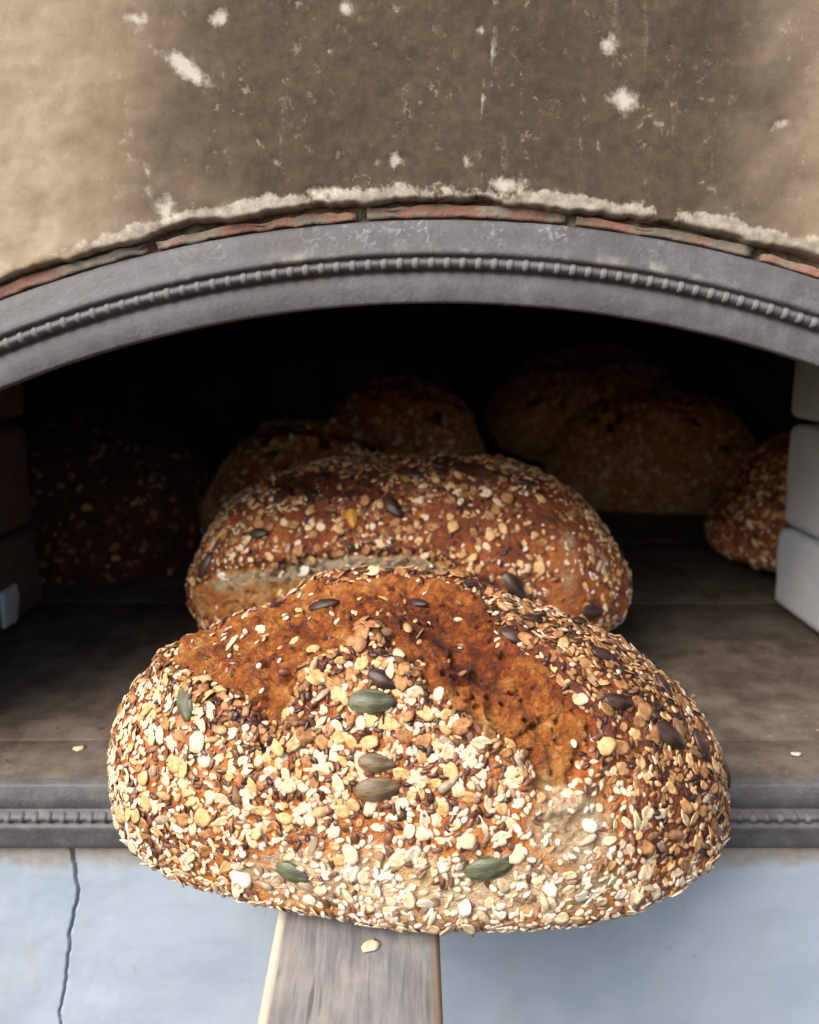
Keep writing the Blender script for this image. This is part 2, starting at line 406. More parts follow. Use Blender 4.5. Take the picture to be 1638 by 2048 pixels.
# ---------------------------------------------------------------- plaster wall over the arch
CHIPS = [(-0.1117, 0.343, 0.0048, 0.003, 20), (-0.0778, 0.3438, 0.0039, 0.0026, -20), (-0.0931, 0.326, 0.0104, 0.0035, 32), (0.0817, 0.334, 0.003, 0.0035, 0), (0.089, 0.3119, 0.0057, 0.0039, 25), (0.0889, 0.3061, 0.0022, 0.0022, 0), (0.1545, 0.3028, 0.0039, 0.0022, -30), (0.035, 0.3499, 0.0022, 0.0017, 0), (-0.0254, 0.3471, 0.0026, 0.0022, 60), (-0.0059, 0.3467, 0.0022, 0.0017, 0), (-0.1107, 0.2733, 0.0024, 0.0087, -6), (-0.0548, 0.2874, 0.0017, 0.0039, -40), (-0.0821, 0.2923, 0.002, 0.0015, 0), (-0.0057, 0.2894, 0.0026, 0.0026, 0), (0.0235, 0.2884, 0.002, 0.003, 0), (0.029, 0.3393, 0.002, 0.002, 0), (-0.1051, 0.3321, 0.0065, 0.0009, 45), (-0.1179, 0.31, 0.0011, 0.0057, -12), (-0.1134, 0.2992, 0.0011, 0.0061, -10), (-0.1111, 0.2844, 0.002, 0.0065, -5), (0.0794, 0.2933, 0.0011, 0.0109, 0), (0.072, 0.2933, 0.0009, 0.0087, 0), (0.0406, 0.279, 0.0074, 0.0035, 0), (-0.0329, 0.3311, 0.0022, 0.0013, 0), (0.0305, 0.3129, 0.0011, 0.0109, 5), (0.0343, 0.3302, 0.0013, 0.0109, 5), (-0.063, 0.2963, 0.0017, 0.0035, -30), (0.0002, 0.3071, 0.0011, 0.0065, 0), (-0.036, 0.2763, 0.0087, 0.0022, 0), (-0.1046, 0.2697, 0.0052, 0.0048, 0)]
def build_plaster():
    n = 460
    Pc, Nc = [], []
    for ph in np.linspace(-PHI, PHI, n): Pc.append((AX0+AR*math.sin(ph), ACZ+AR*math.cos(ph), ph))
    Pc = np.array(Pc)
    fr = Pc[:,2]/PHI
    d = np.stack([np.sin(Pc[:,2]*(1+.9*fr**2)), np.cos(Pc[:,2]*(1+.9*fr**2))], -1)
    legs = np.linspace(0, 1, 12)[1:]
    left = np.stack([np.full(11, AX0-HALF), SPR-legs*SPR*1.15, np.zeros(11)], -1)[::-1]
    dl = np.array([(-math.cos(q), math.sin(q)) for q in np.linspace(0, math.radians(26), 12)[:-1]])
    right = left[::-1].copy(); right[:,0] = AX0+HALF; dr = dl[::-1].copy(); dr[:,0] *= -1
    P = np.vstack([left[:,:2], Pc[:,:2], right[:,:2]]); D = np.vstack([dl, d, dr])
    rho = np.concatenate([[.0412,.0412,.0413,.0417,.0424], .0424+np.cumsum(np.full(118, .00085)), .145*1.16**np.arange(1, 16)])
    yb = np.concatenate([[.013,.0062,.0015,-.0006,-.0014], np.full(118, -.0016), np.full(15, -.0016)])
    Vx = P[:,None,:]+D[:,None,:]*rho[None,:,None]
    V = np.stack([Vx[...,0], np.broadcast_to(yb[None,:], Vx.shape[:2]), Vx[...,1]], -1).reshape(-1, 3)
    R = np.broadcast_to(rho[None,:], Vx.shape[:2]).ravel()
    j = np.repeat(np.arange(len(P)), len(rho))
    Dn = D[j]
    # ragged lower edge
    rag = fbm(np.stack([V[:,0], 0*V[:,0], 0*V[:,0]], -1), 42, 4, 8, .6)*.0042
    rag = rag*sstep(.062, .042, R)
    V[:,0] += Dn[:,0]*rag; V[:,2] += Dn[:,1]*rag
    # thicker crumbly lip, trowel waves
    lip = sstep(.052, .0425, R)
    fr_ = (R > .0420)
    V[:,1] += fr_*(fbm(V, 16, 3, 2)*.0009 + fbm(V, 90, 3, 4)*.0005 + lip*(fbm(V, 130, 3, 6)*.0009-.0004))
    chip = np.zeros(len(V))
    for x, z, a, b, ang in CHIPS:
        q = math.radians(-ang); dx, dz = V[:,0]-x, V[:,2]-z
        u, v = dx*math.cos(q)+dz*math.sin(q), -dx*math.sin(q)+dz*math.cos(q)
        chip = np.maximum(chip, np.clip(1-.42*np.sqrt((u/a)**2+(v/b)**2), 0, 1)*(1 if a > .0024 and b > .0016 else .70))
    V[:,1] += fr_*sstep(.4, .7, chip)*.0004
    edge = sstep(.0530, .0435, R)*(.78+.62*fbm(V, 30, 3, 9))
    edge = edge*(.55+.45*sstep(-.16, -.1, V[:,0]))
    o = link('plaster_wall', mesh('plaster_wall', V, grid_faces(len(P), len(rho))[:, ::-1], PLASTER, True, dict(chip=chip, edge=edge)))
    tag(o, 'soot-stained tan plaster wall with white chips above the iron arch', 'wall')
build_plaster()

# ---------------------------------------------------------------- pale wall under the sill, with its crack
CRACK = [(-0.1704, -0.0339), (-0.1703, -0.0478), (-0.1696, -0.0619), (-0.1758, -0.0848), (-0.1784, -0.1052), (-0.1855, -0.1345)]
def build_low_wall():
    xs = np.concatenate([np.linspace(-1, -.24, 12), np.linspace(-.235, -.205, 7), np.linspace(-.2, -.15, 112), np.linspace(-.145, .25, 60), np.linspace(.27, 1, 12)])
    zs = np.concatenate([[-.034], np.linspace(-.036, -.17, 120), np.linspace(-.18, -.7, 16)])
    X, Z = np.meshgrid(xs, zs, indexing='ij')
    V = np.stack([X, np.full(X.shape, .006), Z], -1).reshape(-1, 3)
    cz = np.array(CRACK)[::-1]
    w_ = fbm(np.stack([0*V[:,0], 0*V[:,0], V[:,2]], -1), 150, 4, 31)*.0013
    cx = np.interp(V[:,2], cz[:,1], cz[:,0])+w_
    wid = np.interp(V[:,2], [-.16, -.12, -.06, -.04, -.034], [.0003, .0005, .0006, .0008, .0018])
    cr = sstep(1.7, .5, np.abs(V[:,0]-cx)/wid)*sstep(-.17, -.15, V[:,2])
    V[:,1] += fbm(V, 9, 3, 1)*.002+fbm(V, 60, 3, 2)*.0005+cr*.0022
    V[:,1] += np.where(V[:,2] > -.035, .004, 0)
    o = link('lower_wall', mesh('lower_wall', V, grid_faces(len(xs), len(zs))[:, ::-1], LIME, True, dict(crack=cr*.5)))
    tag(o, 'bluish white limewashed wall with a thin crack below the iron sill', 'wall')
build_low_wall()

# ---------------------------------------------------------------- reveals of the mouth: stacked bricks on either hand
def build_jamb(side, mat, label, seed):
    t = empty('brick_jamb', (AX0+(.283 if side > 0 else -.312), .02, 0)); tag(t, label, 'brickwork')
    zz = [0.001, .0705, .1555, .2405]
    for i in range(3):
        lo = (0 if side > 0 else -.11, .0 , zz[i]+.0022); hi = (.11 if side > 0 else 0, .274-.004*(i % 2), zz[i+1]-.0022)
        V, F = box_bm(lo, hi, .009, 3, 3, .0022, seed+i, 45)
        V = np.array(V); V[:,0] += side*V[:,1]*.03
        link('brick', mesh('brick', V, F, mat, True), t)
    V, F = box_bm((.016 if side > 0 else -.11, .012, 0), (.11 if side > 0 else -.016, .250, .25), 0)
    V = np.array(V); V[:,0] += side*V[:,1]*.03
    link('mortar_core', mesh('mortar_core', V, F, SOOT, False), t)
    return t
build_jamb(1, JAMB_WHITE, 'white painted brick jamb at the right side of the oven mouth', 60)
jl = build_jamb(-1, BRICK_SHADE, 'dark reddish brick jamb with shade in its colour at the left side of the oven mouth', 70)
V, F = box_bm((-.0005, .198, .006), (.003, .222, .034), .0012, 2, 2, .004, 5, 90)
link('paint_patch', mesh('paint_patch', np.array(V)+np.array([-.0076, 0, 0]), F, JAMB_WHITE), jl)['label'] = 'flake of white paint left on the dark brick'

# ---------------------------------------------------------------- hearth and vault
def build_hearth():
    V, F = box_bm((-.8, .03, -.05), (.8, 1.75, -.004)); h = link('hearth', mesh('hearth', V, F, SOOT, False)); tag(h, kind='structure')
    V, F = box_bm((-HALF+AX0+.001, .0092, -.03), (HALF+AX0-.001, .050, -.0003), .0012, 2, 4, .0012, 3, 60)
    o = link('ledge_stone', mesh('ledge_stone', V, F, HEARTH), h)
    k = 0
    ys = [.0512, .305, .535, .765]
    for r in range(3):
        off = (-.09, .03, -.05)[r]
        for c in range(-3, 4):
            x0 = c*.235+off
            lo, hi = (x0+.0008, ys[r]+.0008, -.03), (x0+.2342, ys[r+1]-.0008, random.uniform(-.0012, .0))
            V, F = box_bm(lo, hi, .0016, 2, 3, .0008, 90+k, 30); k += 1
            link('hearth_tile', mesh('hearth_tile', V, F, HEARTH), h)
    return h
build_hearth()
def build_vault():
    nu, nv = 48, 30
    th = np.linspace(0, math.pi, nu)[:,None]; yy = np.linspace(0, 1, nv)[None,:]
    th, yy = np.broadcast_arrays(th, yy)
    end = np.sqrt(np.clip(1-np.clip((yy-.55)/.45, 0, 1)**2, 0, 1))
    x = -.78*np.cos(th)*np.maximum(end, .02); z = -.02+.40*np.sin(th)**.8*np.maximum(end, .02)**.7; y = .272+1.48*yy
    V = np.stack([x, y, z], -1).reshape(-1, 3)
    V += (fbm(V, 6, 3, 3)*.02)[:,None]*np.array([1, 0, 1])
    o = link('oven_vault', mesh('oven_vault', V, grid_faces(nu, nv), SOOT)); tag(o, kind='structure')
    # front breast of the masonry, from the wall back to the chamber, with the mouth left open
    nu = 60
    ph = np.linspace(-PHI, PHI, nu)
    pts = [(AX0-HALF-.10, -.03)]+[(AX0-HALF-.101, .24)]+[(AX0+AR*math.sin(p)*1.33, .252+.022*(1-(p/PHI)**2)) for p in ph]+[(AX0+HALF+.101, .24)]+[(AX0+HALF+.10, -.03)]
    rows = []
    for (x, z) in pts:
        ox, oz = x-AX0, z+.03
        s_ = 1.0/max(abs(ox)/.95, oz/.75, 1e-6)
        rows.append([(AX0+ox*s_, .016, -.03+oz*s_), (x, .031, z), (x, .272, z), (AX0+ox*s_, .285, -.03+oz*s_)])
    V = np.array(rows).reshape(-1, 3)
    o = link('oven_breast', mesh('oven_breast', V, grid_faces(len(pts), 4), SOOT, False)); tag(o, kind='structure')
build_vault()

# ---------------------------------------------------------------- the peel
TILT = math.radians(8.6)
PEEL_O = (0, CAM_Y+.0374, CAM_Z-.2472)            # foot of the tilted plane the loaves stand on; its y axis runs into the oven
def on_peel(x, along, up=0):
    c, s = math.cos(TILT), math.sin(TILT)
    return (PEEL_O[0]+x, PEEL_O[1]+along*c-up*s, PEEL_O[2]+along*s+up*c)
def build_peel():
    t = empty('bread_peel', on_peel(-.0195, 0), TILT)
    tag(t, 'weathered grey wooden peel sliding two seeded loaves out of the oven', 'peel')
    def board(name, w_of, y0, y1, th, ny, seed):
        ys = np.linspace(y0, y1, ny)
        sec = [(-1,-.55),(-.985,-.18),(-.94,-.03),(-.86,0),(-.6,0),(-.3,0),(0,0),(.3,0),(.6,0),(.86,0),(.94,-.03),(.985,-.18),(1,-.55),(.97,-.95),(.5,-1),(-.5,-1),(-.97,-.95)]
        V, E = [], []
        for y in ys:
            hw = w_of(y)
            for sx, sz in sec:
                V.append((sx*hw, y, sz*th)); E.append(sstep(.84, .95, np.array(abs(sx))) if sz > -.9 else 0)
        V = np.array(V); V[:,2] += fbm(V*np.array([1, .2, 1]), 70, 3, seed)*.0005; V[:,0] += fbm(V*np.array([0, 1, 0]), 12, 3, seed+3)*.0012
        n = len(sec); Fs = [tuple(int(k) for k in f) for f in np.array([[(i*n+j, i*n+(j+1) % n, (i+1)*n+(j+1) % n, (i+1)*n+j) for j in range(n)] for i in range(ny-1)]).reshape(-1, 4)]
        Fs += [tuple(range(n))[::-1], tuple(range((ny-1)*n, ny*n))]
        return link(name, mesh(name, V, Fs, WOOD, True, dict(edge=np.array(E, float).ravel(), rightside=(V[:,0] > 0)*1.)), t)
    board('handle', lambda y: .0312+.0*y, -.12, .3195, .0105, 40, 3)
    board('blade', lambda y: .075*(.62+.38*float(sstep(.32, .36, np.array(y)))), .32, .605, .0095, 30, 8)
    return t
build_peel()

# ---------------------------------------------------------------- seeds: small shared meshes, several shapes and tints of each
def blob(n, rings, fn):
    """a closed pod: rings along x from -.5 to .5, n points round; fn(t) -> (half width, half thickness up, half thickness down)"""
    V, F = [(-.5, 0, 0)], []
    for t in rings:
        w_, up, dn = fn(t)
        for q in range(n):
            a_ = 2*math.pi*q/n; s_ = math.sin(a_)
            V.append((t-.5, w_*math.cos(a_), (up if s_ > 0 else dn)*s_))
    V.append((.5, 0, 0)); m = len(rings)
    for q in range(n): F.append((0, 1+(q+1) % n, 1+q))
    for i in range(m-1):
        for q in range(n):
            a_, b = 1+i*n+q, 1+i*n+(q+1) % n
            F += [(a_, b, b+n), (a_, b+n, a_+n)]
    for q in range(n): F.append((1+m*n, 1+(m-1)*n+q, 1+(m-1)*n+(q+1) % n))
    return np.array(V), np.array(F)
def teardrop(wid, thick, pt=.75):
    def fn(t):
        s_ = math.sin(math.pi*t**pt)**.62
        return wid*s_, thick*s_, thick*.8*s_
    return fn
def flake(k):
    r = np.random.default_rng(100+k); n = 10
    asp = r.uniform(.58, .82); V = [(0, 0, -.012)]
    a_ = np.arange(n)*2*math.pi/n+r.uniform(-.15, .15, n)
    rad = .5*(1+r.uniform(-.17, .12, n))
    if k % 3 == 0: rad[r.integers(n)] *= .55             # a bite out of the rim
    if k % 4 == 1: rad[a_ > 4.2] *= .6                   # a broken flake
    cup, saddle = r.uniform(-.25, .45), r.uniform(-.35, .35)
    for f_, z in ((.52, .05), (1, .02)):
        for q in range(n):
            x, y = f_*rad[q]*math.cos(a_[q]), f_*rad[q]*asp*math.sin(a_[q])
            h = z*(.0+1.35*min(1, abs(y)*7)) if f_ < 1 else z          # crease along the middle
            V.append((x, y, h+cup*(x*x+y*y)+saddle*(x*x-y*y)+r.uniform(-.012, .012)))
    for q in range(n):
        x, y, z = V[1+n+q]; V.append((x*.95, y*.95, z-.05))
    V.append((0, 0, -.05)); F = []
    for q in range(n):
        p = (q+1) % n
        F += [(0, 1+q, 1+p), (1+q, 1+n+q, 1+n+p), (1+q, 1+n+p, 1+p), (1+n+q, 1+2*n+q, 1+2*n+p), (1+n+q, 1+2*n+p, 1+n+p), (1+3*n, 1+2*n+p, 1+2*n+q)]
    return np.array(V), np.array(F)
S_MAT = dict(
 oat=[m_seed('oat_cream', (.83,.67,.48), (.70,.47,.26), .6, .25, 420, .85), m_seed('oat_golden', (.76,.50,.25), (.58,.30,.11), .55, .3, 420, .85),
      m_seed('oat_toasted', (.50,.26,.11), (.27,.11,.04), .55, .3, 420, .85), m_seed('oat_white', (.82,.74,.62), (.70,.60,.45), .65, .2, 420, .7)],
 sesame=[m_seed('sesame_pale', (.83,.67,.50), (.70,.48,.30), .42, .4, 500, .6), m_seed('sesame_golden', (.68,.42,.21), (.50,.26,.11), .42, .4, 500, .6), m_seed('sesame_brown', (.36,.19,.08), (.22,.10,.04), .42, .4, 500, .6), m_seed('sesame_white', (.84,.76,.62), (.72,.56,.36), .45, .4, 500, .6)],
 flax=[m_seed('flax_brown', (.15,.062,.032), (.075,.03,.018), .28, .5, 400, .8), m_seed('flax_chestnut', (.25,.115,.075), (.13,.055,.038), .28, .5, 400, .8), m_seed('flax_dark', (.06,.027,.02), (.03,.015,.012), .28, .5, 400, .8), m_seed('flax_fawn', (.38,.23,.16), (.22,.12,.08), .3, .5, 400, .8)],
 sunflower=[m_seed('sunflower_grey', (.46,.36,.26), (.30,.21,.14), .45, .35, 420, .8), m_seed('sunflower_tan', (.58,.38,.19), (.36,.19,.08), .45, .35, 420, .8), m_seed('sunflower_roast', (.30,.16,.08), (.15,.07,.04), .45, .35, 420, .8), m_seed('sunflower_pale', (.66,.54,.38), (.45,.33,.20), .45, .35, 420, .8)],
 pumpkin=dict(g=m_seed('pumpkin_green', (.15,.155,.085), (.05,.058,.032), .40, .45, 4.5, .9, (.5,2.2,1), .2, True), o=m_seed('pumpkin_olive', (.21,.15,.075), (.085,.055,.03), .40, .45, 4.5, .9, (.5,2.2,1), .2, True),
              d=m_seed('pumpkin_dark', (.075,.036,.028), (.018,.010,.009), .36, .45, 4.5, .9, (.5,2.2,1), .2, True), y=m_seed('pumpkin_gold', (.66,.31,.045), (.48,.19,.02), .34, .5, 4.5, .8, (.5,2.2,1), .2, True)))
S_GEO = dict(
 oat=[flake(k) for k in range(8)],
 sesame=[blob(6, (.1,.35,.68,.92), teardrop(w_, .19, .72)) for w_ in (.31, .36)],
 flax=[blob(6, (.1,.36,.68,.92), teardrop(w_, .13, .72)) for w_ in (.24, .28)],
 sunflower=[blob(7, (.06,.25,.52,.8,.95), teardrop(w_, .15, .70)) for w_ in (.22, .26)])
def pumpkin_geo():
    n, V, F = 18, [], []
    ring = []
    for q in range(n):
        a_ = 2*math.pi*q/n; x = .5*math.cos(a_); taper = 1-.22*(x/.5) if x > 0 else 1
        ring.append((x if x < .38 else .38+(x-.38)*1.25, .275*math.sin(a_)*taper))
    lev = [(1.0,.0),(.975,.038),(.91,.062),(.84,.074),(.70,.102),(.48,.135),(.22,.155)]
    for f_, z in lev: V += [(x*f_, y*f_, z) for x, y in ring]
    V.append((0, 0, .160)); V += [(x*.9, y*.9, -.05) for x, y in ring]; V.append((0, 0, -.08))
    m = len(lev); c = m*n
    for i in range(m-1):
        for q in range(n):
            p = (q+1) % n; F += [(i*n+q, i*n+p, (i+1)*n+p), (i*n+q, (i+1)*n+p, (i+1)*n+q)]
    for q in range(n):
        p = (q+1) % n
        F += [((m-1)*n+q, (m-1)*n+p, c), (q, c+1+q, c+1+p), (q, c+1+p, p), (c+1+q, c+1+n, c+1+p)]
    return np.array(V), np.array(F)
PUMP = pumpkin_geo()
_mesh_cache = {}
def seed_mesh(kind, g, m):
    key = (kind, g, m)
    if key not in _mesh_cache:
        nm = dict(oat='oat_flake', sesame='sesame_seed', flax='flax_seed', sunflower='sunflower_seed', pumpkin='pumpkin_seed')[kind]
        V, F = PUMP if kind == 'pumpkin' else S_GEO[kind][g]
        _mesh_cache[key] = mesh(nm, V, F, S_MAT[kind][m])
    return _mesh_cache[key]

# ---------------------------------------------------------------- loaves
def ico(sub):
    bm = bmesh.new(); bmesh.ops.create_icosphere(bm, subdivisions=sub, radius=1)
    V = np.array([v.co[:] for v in bm.verts]); F = np.array([[v.index for v in f.verts] for f in bm.faces]); bm.free()
    return V, F
_ico = {}
def vnormals(V, F):
    fn = np.cross(V[F[:,1]]-V[F[:,0]], V[F[:,2]]-V[F[:,0]]); N = np.zeros_like(V)
    for k in range(3): np.add.at(N, F[:,k], fn)
    return N/np.maximum(np.linalg.norm(N, axis=1), 1e-12)[:,None], np.linalg.norm(fn, axis=1)
def loaf(name, label, loc, rot, shape, regions, pumps, counts, sub=8, seed=1, indiv=300, tone=.42, group=None, back_cut=-.25, focus=0., lump=.0042, big=1.):
    """regions: (chart polygon, dict(bare, pale, bake, dens, raise_, rough)); counts: how many seeds of each kind on a whole loaf"""
    t = empty(name, loc); t.rotation_euler = rot
    tag(t, label, 'bread', group)
    if sub not in _ico: _ico[sub] = ico(sub)
    D, F = _ico[sub]
    if focus:                                       # finer mesh where the loaf is seen: the crown and the near side
        D = D+focus*np.array([0, -.42, .9]); D = D/np.linalg.norm(D, axis=1)[:,None]
    g = np.arccos(np.clip(D[:,2], -1, 1))/math.pi; h = np.maximum(np.hypot(D[:,0], D[:,1]), 1e-9)
    UV = np.stack([g*D[:,0]/h, g*D[:,1]/h], -1)
    B = loaf_point(UV[:,0], UV[:,1], **shape)
    N, _ = vnormals(B, F)
    zt = B[:,2]/shape['T']
    warp = np.stack([fbm(B, 55, 3, seed+61), fbm(B, 55, 3, seed+62)], -1)*.007+np.stack([fbm(B, 220, 2, seed+63), fbm(B, 220, 2, seed+64)], -1)*.005
    bare = np.zeros(len(B)); pale = np.zeros(len(B)); dens = np.ones(len(B))
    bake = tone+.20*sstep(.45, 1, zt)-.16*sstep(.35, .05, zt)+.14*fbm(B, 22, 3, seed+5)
    disp = lump*fbm(B, 17, 3, seed)+.0016*fbm(B, 65, 3, seed+9)
    for poly, a_ in regions:
        d = poly_dist(UV+warp, poly)*.235
        soft = a_.get('soft', .0022)
        m = sstep(-soft, soft, d)
        bare = np.maximum(bare, m*a_.get('bare', 0)); pale = np.maximum(pale, m*a_.get('pale', 0))
        dens = dens*(1-m*(1-a_.get('dens', 1)))
        bake = bake+m*a_.get('bake', 0)
        r_ = a_.get('raise_', 0)
        if r_:
            disp += r_*sstep(0, .018, d)
            disp += -min(abs(r_), .005)*.55*np.exp(-((d-.0008)/.0019)**2)        # the torn seam
            disp += min(abs(r_), .0055)*.62*np.exp(-((d+.0036)/.0030)**2)        # the lifted ear beside it
            disp += a_.get('swell', 0)*sstep(.0, .022, -d)*sstep(.10, .4, zt)    # the skin swells between the cuts
            bake += .26*np.exp(-((d+.0016)/.0022)**2)                 # its edge bakes darkest
        ro = a_.get('rough', 0)
        if ro:
            tq = fbm(B+.004*np.stack([fbm(B, 80, 2, seed+16), fbm(B, 80, 2, seed+17), fbm(B, 80, 2, seed+18)], -1), 150, 4, seed+15, .62)
            bake = bake+m*.30*tq
            disp += m*ro*(1.0*(1-2*np.abs(fbm(B, 70, 3, seed+14)))-.5+1.0*tq-1.3*sstep(.22, .5, fbm(B, 260, 2, seed+19)))
    disp = disp*(.25+.75*sstep(-.02, .12, zt))
    V = B+N*disp[:,None]
    V[:,2] = np.maximum(V[:,2], .0004+.0005*fbm(B, 80, 2, seed))
    N, fa = vnormals(V, F)
    N[g > .93] = (0, 0, -1)
    crust = link('crust', mesh('crust', V, F, CRUST, True, dict(bake=bake, pale=pale, bare=bare)), t)
    # ---- seeds
    va = np.zeros(len(V)); np.add.at(va, F[:,0], fa)
    Ns, _ = vnormals(B, F)
    Rm = t.rotation_euler.to_matrix(); camL = np.array((Rm.inverted() @ (Vector((0, CAM_Y, CAM_Z))-Vector(loc)))[:])
    view = camL-V; dist = np.linalg.norm(view, axis=1); facing = (view/dist[:,None]*N).sum(1)
    wt = va*dens*sstep(-.02, .06, zt)*np.where(facing > back_cut, 1, .25)
    wt = wt*(.45+.75*sstep(-.35, .3, fbm(B, 38, 2, seed+77)))
    cell = .006; hashm = {}
    def near(p, r, k=1.):
        i, j, l_ = (int(math.floor(c/cell)) for c in p)
        for a_ in (-1, 0, 1):
            for b in (-1, 0, 1):
                for c in (-1, 0, 1):
                    for q, rq in hashm.get((i+a_, j+b, l_+c), ()):
                        if (p[0]-q[0])**2+(p[1]-q[1])**2+(p[2]-q[2])**2 < ((r+rq)*k)**2: return True
        return False
    def keep(p, r): hashm.setdefault(tuple(int(math.floor(c/cell)) for c in p), []).append((p, r))
    def frame_at(p, n, tdir, tilt, size, lift):
        n = Vector(n); x = Vector(tdir); x = (x-n*x.dot(n)).normalized(); y = n.cross(x)
        R = Matrix((x, y, n)).transposed() @ Matrix.Rotation(tilt[0], 3, 'X') @ Matrix.Rotation(tilt[1], 3, 'Y')
        return Matrix.LocRotScale(Vector(p)+n*lift, R.to_quaternion(), Vector((size[0], size[1], size[2])))
    rng = np.random.default_rng(seed*13+1)
    for u, v, u2, v2, c, s_ in pumps:
        i = int(((UV-np.array([u, v]))**2).sum(1).argmin())
        p0 = V[i]; q = loaf_point(np.array([u, u2]), np.array([v, v2]), **shape); n = (Ns[i]*.8+N[i]*.2); n = n/np.linalg.norm(n)
        ln = max(.0118, min(.0172 if seed == 1 else .0205, .0172*(s_ if seed == 1 else s_*1.6)**.8))
        o = link('pumpkin_seed', seed_mesh('pumpkin', 0, c), t)
        o.matrix_local = frame_at(p0, n, q[1]-q[0], (rng.uniform(-.12, .12), rng.uniform(-.1, .1)), (ln, ln*rng.uniform(.92, 1.1), ln*1.1), .0006)
        for f_ in (-.26, 0, .26): keep(p0+np.array(o.matrix_local.col[0][:3])*f_, .0036)
    pools = dict()
    size = dict(oat=.0078, sunflower=.0076, sesame=.0034, flax=.0044)
    prob = wt/wt.sum()
    for kind in ('oat', 'sunflower', 'flax', 'sesame'):
        n_want = counts.get(kind, 0)
        if not n_want: continue
        cand = rng.choice(len(V), size=n_want*5, p=prob); made = []
        for i in cand:
            s_ = size[kind]*(big if kind == 'oat' else 1)*(rng.uniform(.45, 1.2) if kind == 'oat' else rng.uniform(.82, 1.15))
            r_ = s_*dict(oat=.30, sunflower=.30, sesame=.30, flax=.28)[kind]
            p = V[i]
            if near(p, r_, .86 if kind in ('oat', 'sunflower') else .72): continue
            keep(p, r_)
            made.append((i, s_))
            if len(made) >= n_want: break
        lst = []
        for i, s_ in made:
            b_ = bake[i]+rng.normal(0, .20)-.10*pale[i]
            if kind == 'oat': m_ = 3 if b_ < .12 else 0 if b_ < .52 else 1 if b_ < .72 else 2
            elif kind == 'sesame': m_ = 3 if b_ < .24 else 0 if b_ < .58 else 1 if b_ < .78 else 2
            elif kind == 'flax': m_ = 3 if b_ < .26 else 1 if b_ < .48 else 0 if b_ < .7 else 2
            else: m_ = 3 if b_ < .30 else 0 if b_ < .52 else 1 if b_ < .68 else 2
            n = N[i]*.55+Ns[i]*.45; n = n/np.linalg.norm(n)
            ti = .20 if kind == 'oat' else .26
            lift = dict(oat=.00035, sunflower=.0004, sesame=.0002, flax=.00015)[kind]+rng.uniform(-.0002, .0006)
            M_ = frame_at(V[i], n, rng.normal(size=3), (rng.normal(0, ti), rng.normal(0, ti)), (s_, s_*rng.uniform(.85, 1.1), s_*(.75 if kind == 'oat' else .9)), lift-.0001)
            lst.append((-(s_/dist[i])**2*max(facing[i], 0), M_, int(rng.integers(len(S_GEO[kind]))), m_))
        lst.sort(key=lambda q: q[0])
        nm = dict(oat='oat_flake', sesame='sesame_seed', flax='flax_seed', sunflower='sunflower_seed')[kind]
        for _, M_, gi, m_ in lst[:indiv]:
            o = link(nm, seed_mesh(kind, gi, m_), t); o.matrix_local = M_
        rest = lst[indiv:]
        if rest:
            VV, FF, MI, off = [], [], [], 0
            for _, M_, gi, m_ in rest:
                v_, f_ = S_GEO[kind][gi]; A = np.array(M_)
                VV.append(v_@A[:3,:3].T+A[:3,3]); FF.append(f_+off); MI.append(np.full(len(f_), m_)); off += len(v_)
            o = link(nm+'_coating', mesh(nm+'_coating', np.vstack(VV), np.vstack(FF), S_MAT[kind], True, None, np.concatenate(MI)), t)
            tag(o, kind='stuff')
    return t

LOAF1_LOC, LOAF2_LOC = (.0055, -.0265, .0082), (0, .1742, .0385)
P1 = [(-0.026, -0.278, -0.009, -0.278, 'g', 1.06), (-0.011, -0.243, -0.001, -0.249, 'd', 0.69), (-0.258, -0.214, -0.256, -0.234, 'g', 0.87), (-0.021, -0.36, -0.009, -0.361, 'o', 0.76), (-0.021, -0.39, -0.006, -0.388, 'o', 0.96), (-0.154, -0.493, -0.143, -0.5, 'g', 0.71), (0.119, -0.476, 0.138, -0.466, 'g', 1.07), (-0.186, 0.129, -0.164, 0.081, 'd', 0.73), (-0.108, 0.053, -0.093, 0.051, 'd', 0.82), (0.019, 0.044, 0.028, 0.034, 'd', 0.51), (0.136, -0.088, 0.146, -0.094, 'd', 0.69), (0.244, -0.078, 0.259, -0.066, 'd', 0.71), (0.336, -0.176, 0.353, -0.178, 'd', 0.91), (0.256, -0.179, 0.268, -0.174, 'd', 0.67), (0.166, 0.011, 0.176, 0.018, 'd', 0.56), (0.398, -0.133, 0.405, -0.146, 'd', 0.67), (0.516, -0.036, 0.525, -0.053, 'd', 0.67), (0.343, 0.129, 0.355, 0.128, 'd', 0.56), (0.224, 0.091, 0.238, 0.144, 'd', 0.56), (0.34, -0.046, 0.345, -0.059, 'd', 0.53)]
P2 = [(-0.189, -0.114, -0.183, -0.071, 'd', 0.84), (-0.141, -0.136, -0.141, -0.176, 'd', 0.67), (-0.239, -0.244, -0.226, -0.251, 'd', 0.51), (-0.375, -0.243, -0.356, -0.231, 'd', 0.69), (-0.088, -0.254, -0.088, -0.273, 'y', 0.44), (-0.026, -0.231, -0.018, -0.253, 'd', 0.64), (0.003, -0.069, 0.014, -0.084, 'd', 0.67), (0.189, -0.406, 0.206, -0.423, 'd', 0.82), (0.131, -0.076, 0.143, -0.076, 'd', 0.47), (0.174, -0.083, 0.188, -0.081, 'd', 0.51), (0.461, -0.074, 0.441, -0.146, 'd', 0.56), (0.368, -0.378, 0.395, -0.361, 'd', 0.67), (0.041, -0.011, 0.049, -0.013, 'd', 0.44), (-0.138, -0.001, -0.128, 0.003, 'd', 0.44)]
